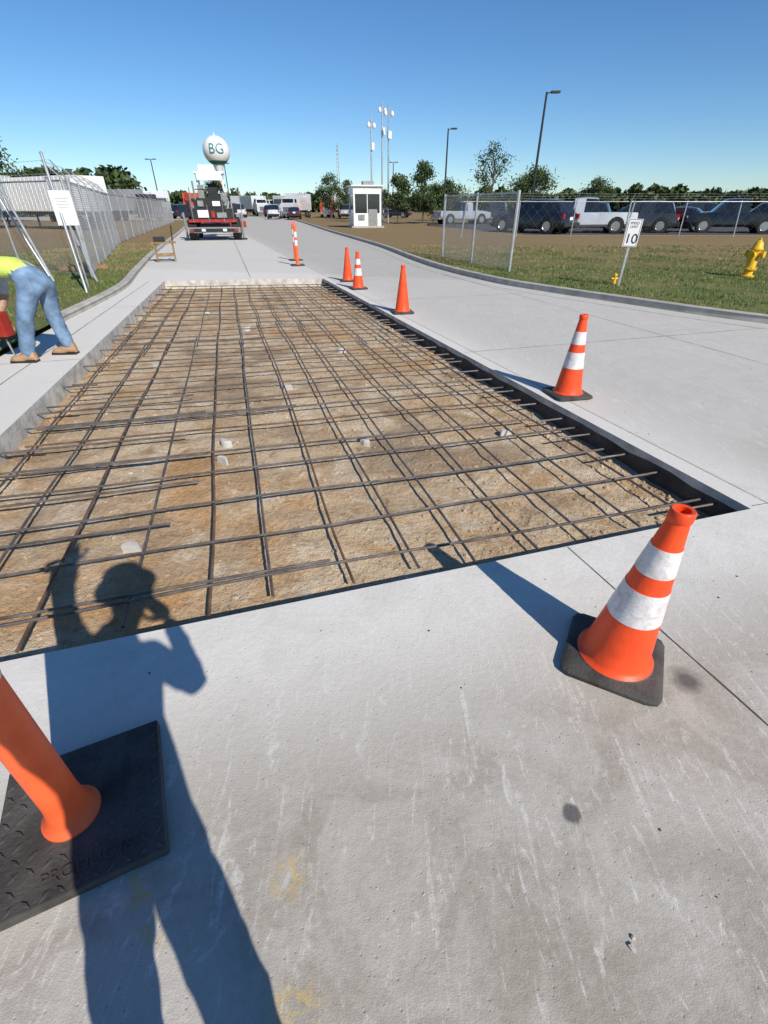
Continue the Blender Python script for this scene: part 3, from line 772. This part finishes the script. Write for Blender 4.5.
def box_truck(loc,rz,cabm,boxm,L=8,h=3.6,name='box_truck'):
    mb=MB()
    mb.box((-1.2,0,.95),(L,1.0,.25),2); mb.box((-1.4,0,1.1+(h-1.1)/2),(L-1.0,2.5,h-1.1),1)
    x=L/2-.9+.2
    mb.box((x+.5,0,1.35),(2.1,2.3,1.3),0); mb.box((x+.25,0,2.4),(1.5,2.2,.8),0,taper=.88)
    mb.box((x+.93,0,2.35),(.12,1.8,.55),3); mb.box((x+.35,1.06,2.35),(.8,.08,.5),3); mb.box((x+.35,-1.06,2.35),(.8,.08,.5),3)
    mb.box((x+1.58,0,1.2),(.1,1.3,.7),4); mb.box((x+1.6,0,.6),(.2,2.3,.3),4)
    for fx in (-L/2-.2+.3,-L/2+1.4,x+.7):
        for sy in (-1,1): mb.cyl((fx,sy*1.2,.5),(fx,sy*.85,.5),.5,seg=18,mi=2); mb.cyl((fx,sy*1.22,.5),(fx,sy*1.19,.5),.25,seg=12,mi=4)
    for k in range(7): mb.box((-1.4-(L-1)/2+ (k+.5)*(L-1)/7,0,1.1+(h-1.1)/2),(.05,2.54,h-1.15),1)
    return mb.obj(name,[cabm,boxm,M_rubber,M_glass,M_chrome],loc,rz,bevel=.03)
P_or=paint('paint_orange',(.6,.10,.03))
box_truck((-14.5,92,.0),R(-100),P_white,P_white,7,3.4)
box_truck((-9.5,100,.0),R(-95),P_or,P_white,7,3.2)
box_truck((-32.5,95,.1),R(-75),P_or,P_or,8,3.4); box_truck((-36.5,92,.1),R(-70),P_white,P_white,8,3.6)
box_truck((-26,112,.1),R(-60),P_white,P_white,9,3.3); box_truck((-22,118,.1),R(-80),P_char,P_silver,9,3.4); box_truck((-18,125,.1),R(-80),P_white,P_white,8,3.4)
box_truck((-41,96,.1),R(-70),P_red,P_white,9,3.6); box_truck((-5.5,112,.1),R(-100),P_char,P_white,8,3.5); box_truck((-30,125,.1),R(-20),P_white,P_white,11,3.5)
box_truck((-32,70,.06),R(-20),P_red,P_silver,7,3.3)
for (x,y,k,pm,a) in ((-13,80,'sedan',P_red,100),(-16.5,84,'suv',P_white,95),(-20,100,'suv',P_char,80),(-2.5,90,'pickup',P_white,170),(-6,86,'suv',P_silver,95),(-24,92,'pickup',P_white,110),(2,92,'suv',P_black,160),(-30,84,'suv',P_blue,60)):
    car({'sedan':'sedan_car','suv':'suv_car','pickup':'pickup_truck'}[k],(x,y,.1),R(a),4.8,1.9,k,pm)
def trailer(loc,rz,L=13,h=3.7):
    mb=MB(); mb.box((0,0,1.2+(h-1.2)/2),(L,2.6,h-1.2),0); mb.box((0,0,1.1),(L-.4,1.0,.2),1)
    for k in range(16): mb.box((-L/2+(k+.5)*L/16,0,1.2+(h-1.2)/2),(.05,2.66,h-1.3),0)
    for fx in (-L/2+1,-L/2+2.2):
        for sy in (-1,1): mb.cyl((fx,sy*1.25,.5),(fx,sy*.8,.5),.5,seg=16,mi=1)
    mb.box((L/2-2.2,.8,.6),(.12,.12,1.1),1); mb.box((L/2-2.2,-.8,.6),(.12,.12,1.1),1); mb.box((0,0,.75),(.1,2.2,.5),1)
    return mb.obj('semi_trailer',[M_white,M_rubber],loc,rz,bevel=.02)
trailer((-25.5,44,.06),R(150),9,3.4); trailer((-32,43,.06),R(102),12,3.7)

# ------------------------------------------------------------------ trees
def leaf_cloud(pts,size,mats,name,parent=None,extra=None):
    n=len(pts); P=np.array(pts); a=rng.normal(size=(n,3)); a/=np.linalg.norm(a,axis=1,keepdims=True)
    b=rng.normal(size=(n,3)); b-=a*(a*b).sum(1,keepdims=True); b/=np.linalg.norm(b,axis=1,keepdims=True)
    s_=size*rng.uniform(.6,1.4,size=(n,1))
    V=np.stack([P-a*s_,P+b*s_*.55,P+a*s_,P-b*s_*.55],1).reshape(-1,3)
    me=bpy.data.meshes.new(name); me.vertices.add(4*n); me.vertices.foreach_set('co',V.ravel())
    me.loops.add(4*n); me.loops.foreach_set('vertex_index',np.arange(4*n)); me.polygons.add(n)
    me.polygons.foreach_set('loop_start',np.arange(n)*4); me.polygons.foreach_set('loop_total',np.full(n,4))
    for m in mats: me.materials.append(m)
    mi=rng.integers(0,len(mats),n) if extra is None else extra
    me.polygons.foreach_set('material_index',mi.astype(np.int32)); me.update(); me.validate()
    return link(bpy.data.objects.new(name,me),parent)
def tree(loc,h,cw,n=4200,trunk=.3,size=.11,lean=0,name='young_tree'):
    e=empty(name,loc,random.random()*6); mb=MB(); th=h*trunk
    pts=[(0,0,0),(random.uniform(-.1,.1),random.uniform(-.1,.1),th),(random.uniform(-.2,.2),random.uniform(-.2,.2),h*.85)]
    mb.tube(pts,[h*.02,h*.014,h*.004],8)
    clumps=[]
    for k in range(int(14+h*2)):
        t=trunk*.9+(1-trunk*.95)*random.random(); a=random.random()*6.28
        prof=math.sin(math.pi*min(1,max(0,(t-trunk*.7)/(1.05-trunk*.7)))**.75)
        rr=cw*.5*prof*random.uniform(.45,1.05); p=Vector((rr*math.cos(a),rr*math.sin(a),h*t))
        b0=Vector((0,0,h*max(trunk*.8,t-.22))); mid=b0.lerp(p,.5)+Vector((0,0,.05*h*.3))
        mb.tube([b0,mid,p],[h*.007,h*.004,h*.0015],5); clumps.append((p,cw*random.uniform(.10,.2)))
    mb.obj('trunk_and_limbs',[M_bark],parent=e)
    P=[];mi=[]
    for k in range(n):
        c,r=random.choice(clumps); d=Vector((random.gauss(0,1),random.gauss(0,1),random.gauss(0,.8)))*r*.62
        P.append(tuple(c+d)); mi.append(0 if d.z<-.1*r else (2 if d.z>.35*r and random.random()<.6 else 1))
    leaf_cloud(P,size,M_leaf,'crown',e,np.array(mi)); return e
tree((1.5,60,.1),4.3,2.8); tree((4.3,61,.1),5.2,3.2); tree((11.4,60,.1),6.8,4.4,2000,.3,.10); tree((16.5,62,.1),4.8,4.4,3500)
tree((5.7,64,.1),3.4,2.8); tree((-3.0,66,.1),3.3,2.6,2600); tree((-8,84,.1),5.2,4); tree((-6,90,.1),5,4.2); tree((9,75,.1),4.5,4.5)
tree((-22,74,.1),4.2,3.6); tree((-46,66,.1),8.5,6.5,5000,.25,.2); tree((-53,62,.1),8,7,5000,.25,.2)
tree((27,72,.1),4.2,4); tree((19,75,.1),4.8,4.4)
def treeline(x0,y0,x1,y1,h,n,size=.55,th=6):
    P=[];mi=[]; L=math.hypot(x1-x0,y1-y0)
    for k in range(n):
        t=random.random(); x=x0+(x1-x0)*t; y=y0+(y1-y0)*t
        top=h*(.62+.28*noise.noise(Vector((t*L*.09,h,3)))+.30*noise.noise(Vector((t*L*.35,h,7))))
        u=random.random()**.7; off=random.gauss(0,th*.35)
        zz=top*u*(1-.25*abs(off)/th); P.append((x+random.gauss(0,.4),y+off,zz)); g=noise.noise(Vector((x*.5,y*.5,zz*.8)))
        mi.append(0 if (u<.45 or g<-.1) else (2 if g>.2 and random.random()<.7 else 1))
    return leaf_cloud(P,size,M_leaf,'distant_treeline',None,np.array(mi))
treeline(20,180,230,130,9.5,26000,.75); treeline(-110,190,30,200,8.0,14000,.7); treeline(-150,120,-66,150,14,12000,.9,8); treeline(-110,80,-62,100,9,6000,.7,8)

# ------------------------------------------------------------------ grass tufts
def pip(x,y,poly):
    c=False;j=len(poly)-1
    for i in range(len(poly)):
        xi,yi=poly[i];xj,yj=poly[j]
        if (yi>y)!=(yj>y) and x<(xj-xi)*(y-yi)/(yj-yi)+xi: c=not c
        j=i
    return c
def grass(name,n,xr,yr,z,test,dens):
    V=[];F=[];Mi=[];k=0;tries=0
    while k<n and tries<n*12:
        tries+=1
        x=random.uniform(*xr);y=yr[0]+(yr[1]-yr[0])*random.random()**1.5
        if not test(x,y): continue
        g=noise.noise(Vector((x*.6,y*.6,2)))
        if random.random()>dens(x,y,g): continue
        for q in range(3):
            a=random.random()*6.28; h=random.uniform(.025,.075); w=random.uniform(.004,.009)*(1+y*.03); dx,dy=random.gauss(0,.02),random.gauss(0,.02); bx,by=x+random.gauss(0,.03),y+random.gauss(0,.03)
            o=len(V); V+= [(bx-w*math.cos(a),by-w*math.sin(a),z),(bx+w*math.cos(a),by+w*math.sin(a),z),(bx+dx,by+dy,z+h)]
            F.append((o,o+1,o+2)); r=random.random(); dry=min(.85,max(.08,(y-11)/12-g*1.3))
            Mi.append(2 if r<dry else (0 if r<dry+(1-dry)*.5 else 1))
        k+=1
    mb=MB(); mb.v=V; mb.f=F; mb.m=Mi; mb.obj(name,M_blade)
lw=lawnpts+[(60,36),(11,36)]
lk=[(p.x,p.y) for p in left_kerb]
def leftx(y):
    for (x0,y0),(x1,y1) in zip(lk[:-1],lk[1:]):
        if y0<=y<=y1: return x0+(x1-x0)*(y-y0)/(y1-y0)
    return -50
def rtest(x,y): 
    return pip(x-.14,y-.14,lw) and pip(x,y,lw)
grass('lawn_grass',24000,(1,22),(6,24),.098,rtest,lambda x,y,g:.6+g*1.3)
grass('verge_grass',14000,(-14,-4.8),(5.5,26),.058,lambda x,y:x<leftx(y)-.2,lambda x,y,g:.7+g)

# ------------------------------------------------------------------ people
def figure(name,joints,bones,sub=2):
    names=list(joints); idx={n_:i for i,n_ in enumerate(names)}
    me=bpy.data.meshes.new(name); me.from_pydata([joints[n_][0] for n_ in names],[(idx[a],idx[b]) for a,b,_ in bones],[])
    o=bpy.data.objects.new(name,me); scene.collection.objects.link(o)
    sk=o.modifiers.new('skin','SKIN'); sk.use_smooth_shade=True
    for i,n_ in enumerate(names):
        r=joints[n_][1]; r=(r,r) if not hasattr(r,'__len__') else r
        me.skin_vertices[0].data[i].radius=r; me.skin_vertices[0].data[i].use_root=(i==0)
    s_=o.modifiers.new('sub','SUBSURF'); s_.levels=sub; s_.render_levels=sub
    dg=bpy.context.evaluated_depsgraph_get(); m2=bpy.data.meshes.new_from_object(o.evaluated_get(dg)); bpy.data.objects.remove(o)
    seg=[(Vector(joints[a][0]),Vector(joints[b][0]),mi) for a,b,mi in bones]; mi_=[]
    for p in m2.polygons:
        c=p.center; best=1e9;bm_=0
        for a,b,m in seg:
            d=b-a; t=max(0,min(1,(c-a).dot(d)/d.length_squared)); dd=(a+d*t-c).length
            if dd<best: best=dd;bm_=m
        mi_.append(bm_)
    m2.materials.clear()
    return m2,mi_
def finish_fig(m2,mi_,mats,name,parent):
    for m in mats: m2.materials.append(m)
    m2.polygons.foreach_set('material_index',mi_); m2.polygons.foreach_set('use_smooth',[True]*len(mi_)); m2.update()
    for v in m2.vertices:
        k=noise.noise(v.co*14)*.010+noise.noise(v.co*30)*.007; v.co+=v.normal*k
    return link(bpy.data.objects.new(name,m2),parent)
def hand(mb,wrist,fwd,up,curl=.6,left=False,mi=0,s=1.0):
    f=Vector(fwd).normalized(); u=Vector(up); u=(u-f*u.dot(f)).normalized(); r=f.cross(u); w=Vector(wrist)
    if left: r=-r
    M=Matrix((( r.x,f.x,u.x,w.x),(r.y,f.y,u.y,w.y),(r.z,f.z,u.z,w.z),(0,0,0,1)))
    mb.ell((0,.045*s,0),(.043*s,.055*s,.016*s),mi,M)
    for k,(x,L) in enumerate(((-.030,.068),(-.011,.076),(.009,.072),(.028,.056))):
        p=Vector((x*s,.088*s,0)); a=curl*.5; pts=[p-Vector((0,.02*s,0)),p]; 
        for q,fr in enumerate((.45,.3,.25)):
            p=p+Vector((0,math.cos(a),-math.sin(a)))*L*fr*s; pts.append(p); a+=curl
        mb.tube(pts,[.009*s,.009*s,.0085*s,.0078*s,.006*s],8,mi,M)
    mb.tube([(-.028*s,.02*s,0),(-.052*s,.045*s,-.012*s),(-.060*s,.072*s,-.028*s),(-.050*s,.092*s,-.040*s)],[.012*s,.011*s,.010*s,.007*s],8,mi,M)

e=empty('construction_worker',(0,0,0))
J={'pel':((-3.92,5.84,.94),(.16,.14)),
 'wai':((-4.08,5.83,1.01),(.14,.13)),'che':((-4.33,5.80,1.02),(.155,.135)),'nec':((-4.54,5.79,.96),.065),'hd0':((-4.62,5.79,.92),.085),'hd1':((-4.74,5.79,.86),.095),
 'h1':((-3.95,5.74,.84),.125),'k1':((-4.10,5.68,.50),.092),'a1':((-4.20,5.65,.14),.082),'t1':((-4.22,5.65,.07),.060),
 'h2':((-3.90,5.96,.84),.125),'k2':((-3.99,6.00,.50),.092),'a2':((-3.94,6.02,.14),.082),'t2':((-3.96,6.02,.07),.060),
 's1':((-4.42,5.62,.97),.080),'e1':((-4.47,5.55,.70),.058),'w1':((-4.52,5.66,.47),.035),
 's2':((-4.42,5.98,.97),.080),'e2':((-4.50,6.05,.70),.058),'w2':((-4.56,5.92,.47),.035)}
Bn=[('pel','wai',1),('wai','che',1),('che','nec',1),('nec','hd0',2),('hd0','hd1',2),('pel','h1',0),('h1','k1',0),('k1','a1',0),('a1','t1',0),('pel','h2',0),('h2','k2',0),('k2','a2',0),('a2','t2',0),
 ('che','s1',1),('s1','e1',3),('e1','w1',2),('che','s2',1),('s2','e2',3),('e2','w2',2)]
m2,mi_=figure('body',J,Bn)
for p,i in zip(m2.polygons,range(len(mi_))):
    if mi_[i]==1 and p.center.x>-4.0+ (p.center.z-.95)*.25: mi_[i]=0
finish_fig(m2,mi_,[M_jeans,M_vest,M_skin,M_blueshirt],'body',e)
mb=MB()
for (x,y) in ((-4.22,5.65),(-3.95,6.02)):
    T=Matrix.Translation((x,y,0))@Matrix.Rotation(R(185),4,'Z')
    prof=[(-.09,.035,.10),(-.075,.045,.16),(.0,.048,.17),(.05,.047,.11),(.12,.052,.085),(.18,.045,.07),(.205,.025,.045)]
    vs=[];fs=[];m_=10
    for (px,hw,ht) in prof:
        for k in range(m_):
            a=2*math.pi*k/m_; vs.append((px,hw*math.cos(a),max(.018,ht/2+ht/2*math.sin(a))))
    for k in range(len(prof)-1):
        for i in range(m_): j=(i+1)%m_; fs.append((k*m_+i,k*m_+j,(k+1)*m_+j,(k+1)*m_+i))
    fs+=[tuple(range(m_-1,-1,-1)),tuple(range((len(prof)-1)*m_,len(prof)*m_))]
    mb.add(vs,fs,0,T); mb.cyl(T@Vector((0,0,.10)),T@Vector((-.02,0,.17)),.058,.060,seg=12,mi=0)
    mb.box((.055,0,.012),(.29,.10,.024),1,T)
mb.obj('boots',[M_boot,M_dark],parent=e,smooth=True,angle=50)
mb=MB(); hand(mb,(-4.52,5.66,.47),(-.15,.35,-1),(-1,0,0),.9); hand(mb,(-4.56,5.92,.47),(-.1,-.35,-1),(-1,0,0),.9,True)
mb.ell((-4.745,5.79,.80),(.02,.02,.03)); mb.ell((-4.70,5.695,.87),(.025,.012,.03)); mb.ell((-4.70,5.885,.87),(.025,.012,.03))
mb.obj('hands_and_face',[M_skin],parent=e,smooth=True)
T=Matrix.Translation((-4.72,5.79,.88))@Matrix.Rotation(R(-120),4,'Y')
mb=MB(); mb.lathe([(.145,.0),(.150,.008),(.118,.016),(.115,.06),(.095,.11),(.05,.14),(.001,.148)],20,T); mb.obj('hard_hat',[M_hat],parent=e,smooth=True)
mb=MB()
mb.box((-4.50,5.78,.40),(.17,.15,.26),0); mb.box((-4.50,5.78,.27),(.10,.10,.06),1); mb.cyl((-4.50,5.62,.39),(-4.50,5.96,.39),.017,seg=8,mi=1)
mb.cyl((-4.50,5.78,.25),(-4.47,5.78,.0),.014,.010,seg=8,mi=2); mb.cyl((-4.50,5.78,.52),(-4.50,5.78,.58),.05,seg=10,mi=0)
mb.obj('rotary_drill',[M_red,M_dark,M_grey],bevel=.008)

e=empty('photographer',(0,0,0))
J={'pel':((-.07,-.34,.96),(.15,.12)),'wai':((-.07,-.33,1.12),(.14,.115)),'che':((-.06,-.31,1.34),(.16,.125)),'nec':((-.01,-.27,1.54),.062),'hd0':((.03,-.25,1.62),.082),'hd1':((.04,-.24,1.72),.098),
 'h1':((-.16,-.34,.88),.10),'k1':((-.20,-.31,.50),.072),'a1':((-.24,-.34,.12),.055),'f1':((-.25,-.22,.06),.045),
 'h2':((.02,-.34,.88),.10),'k2':((.07,-.31,.50),.072),'a2':((.10,-.34,.12),.055),'f2':((.12,-.22,.06),.045),
 's1':((-.24,-.30,1.43),.066),'e1':((-.30,-.24,1.68),.050),'w1':((-.23,-.22,1.95),.034),
 's2':((.12,-.30,1.44),.066),'e2':((.19,-.20,1.22),.052),'w2':((.11,-.10,1.44),.034)}
Bn=[('pel','wai',1),('wai','che',1),('che','nec',1),('nec','hd0',2),('hd0','hd1',2),('pel','h1',0),('h1','k1',0),('k1','a1',0),('a1','f1',3),('pel','h2',0),('h2','k2',0),('k2','a2',0),('a2','f2',3),
 ('che','s1',1),('s1','e1',1),('e1','w1',2),('che','s2',1),('s2','e2',1),('e2','w2',2)]
m2,mi_=figure('body',J,Bn); finish_fig(m2,mi_,[M_jeans,M_vest,M_skin,M_boot],'body',e)
mb=MB(); hand(mb,(-.23,-.22,1.95),(.1,.05,1),(0,-1,0),.25,True); hand(mb,(.11,-.10,1.44),(-.55,.15,.6),(.5,-.2,.5),.5)
hx=.07
mb.ell((-.03+hx,-.135,1.70),(.014,.022,.024)); mb.ell((-.125+hx,-.24,1.70),(.012,.024,.034)); mb.ell((.065+hx,-.24,1.70),(.012,.024,.034)); mb.ell((-.03+hx,-.15,1.655),(.028,.01,.008))
mb.obj('hands_and_face',[M_skin],parent=e,smooth=True)
mb=MB(); mb.lathe([(.150,.0),(.156,.008),(.122,.016),(.118,.06),(.098,.11),(.05,.14),(.001,.148)],24,Matrix.Translation((-.03+hx,-.235,1.765))); mb.obj('hard_hat',[M_hat],parent=e,smooth=True)
mb=MB(); mb.ell((-.062+hx,-.155,1.725),(.016,.01,.01)); mb.ell((.002+hx,-.155,1.725),(.016,.01,.01)); mb.obj('eyes',[M_black],parent=e,smooth=True)
T=Matrix.Translation((0,0,1.55))@Matrix.Rotation(R(90-33.15),4,'X')
mb=MB(); mb.box((0,0,.022),(.076,.16,.009),0,T); mb.obj('smartphone',[M_dark],parent=e,bevel=.003)

# ------------------------------------------------------------------ small site items
mb=MB()
for sx in (-.28,.28):
    mb.box((sx,-.12,.26),(.05,.05,.56)); mb.box((sx,.12,.26),(.05,.05,.56))
mb.box((0,0,.56),(.8,.34,.05)); mb.box((0,-.12,.2),(.6,.04,.08)); mb.box((0,.12,.2),(.6,.04,.08)); mb.box((-.1,0,.66),(.35,.25,.14),1); mb.cyl((.3,0,.6),(.35,.05,1.05),.02,mi=1)
mb.obj('work_bench',[M_wood,M_dark],(-7.35,17.9,0),R(20),bevel=.005)
mb=MB()
for k in range(7): mb.box((-.55+k*.183,0,.13),(.11,1.0,.02))
for y in (-.45,0,.45): mb.box((0,y,.08),(1.2,.09,.08))
for y in (-.45,0,.45): mb.box((0,y,.028),(1.2,.1,.02))
mb.obj('wooden_pallet',[M_wood],(-8.6,15.0,.06),R(30))

# ------------------------------------------------------------------ light, sky, camera
el=R(37); az=R(146)
sund=Vector((math.sin(az)*math.cos(el),math.cos(az)*math.cos(el),math.sin(el)))
sd=bpy.data.lights.new('sun','SUN'); sd.energy=5.0; sd.angle=R(.53); sd.color=(1,.94,.85)
so=bpy.data.objects.new('sun',sd); so.rotation_euler=(-sund).to_track_quat('-Z','Y').to_euler(); so.location=(0,0,50); link(so)
w=bpy.data.worlds.new('World'); scene.world=w; w.use_nodes=True; nt=w.node_tree
sky=nt.nodes.new('ShaderNodeTexSky'); sky.sky_type='NISHITA'; sky.sun_disc=False; sky.sun_elevation=el; sky.sun_rotation=az
sky.altitude=1200; sky.air_density=1.0; sky.dust_density=.15; sky.ozone_density=3.5
hs=nt.nodes.new('ShaderNodeHueSaturation'); hs.inputs['Saturation'].default_value=1.16
nt.links.new(sky.outputs[0],hs.inputs['Color'])
tint=mix(nt,1.0,hs.outputs[0],(.86,.97,1.05),'MULTIPLY')
nt.links.new(tint,nt.nodes['Background'].inputs[0]); nt.nodes['Background'].inputs[1].default_value=.110
cam=bpy.data.cameras.new('camera'); co=bpy.data.objects.new('camera',cam); link(co)
co.location=(0,0,1.55); co.rotation_euler=(R(90-33.15),0,0)
cam.sensor_fit='VERTICAL'; cam.sensor_height=36; cam.lens=467/1024*36; cam.clip_start=.02; cam.clip_end=5000
scene.camera=co
scene.view_settings.view_transform='Standard'; scene.view_settings.look='None'; scene.view_settings.exposure=0
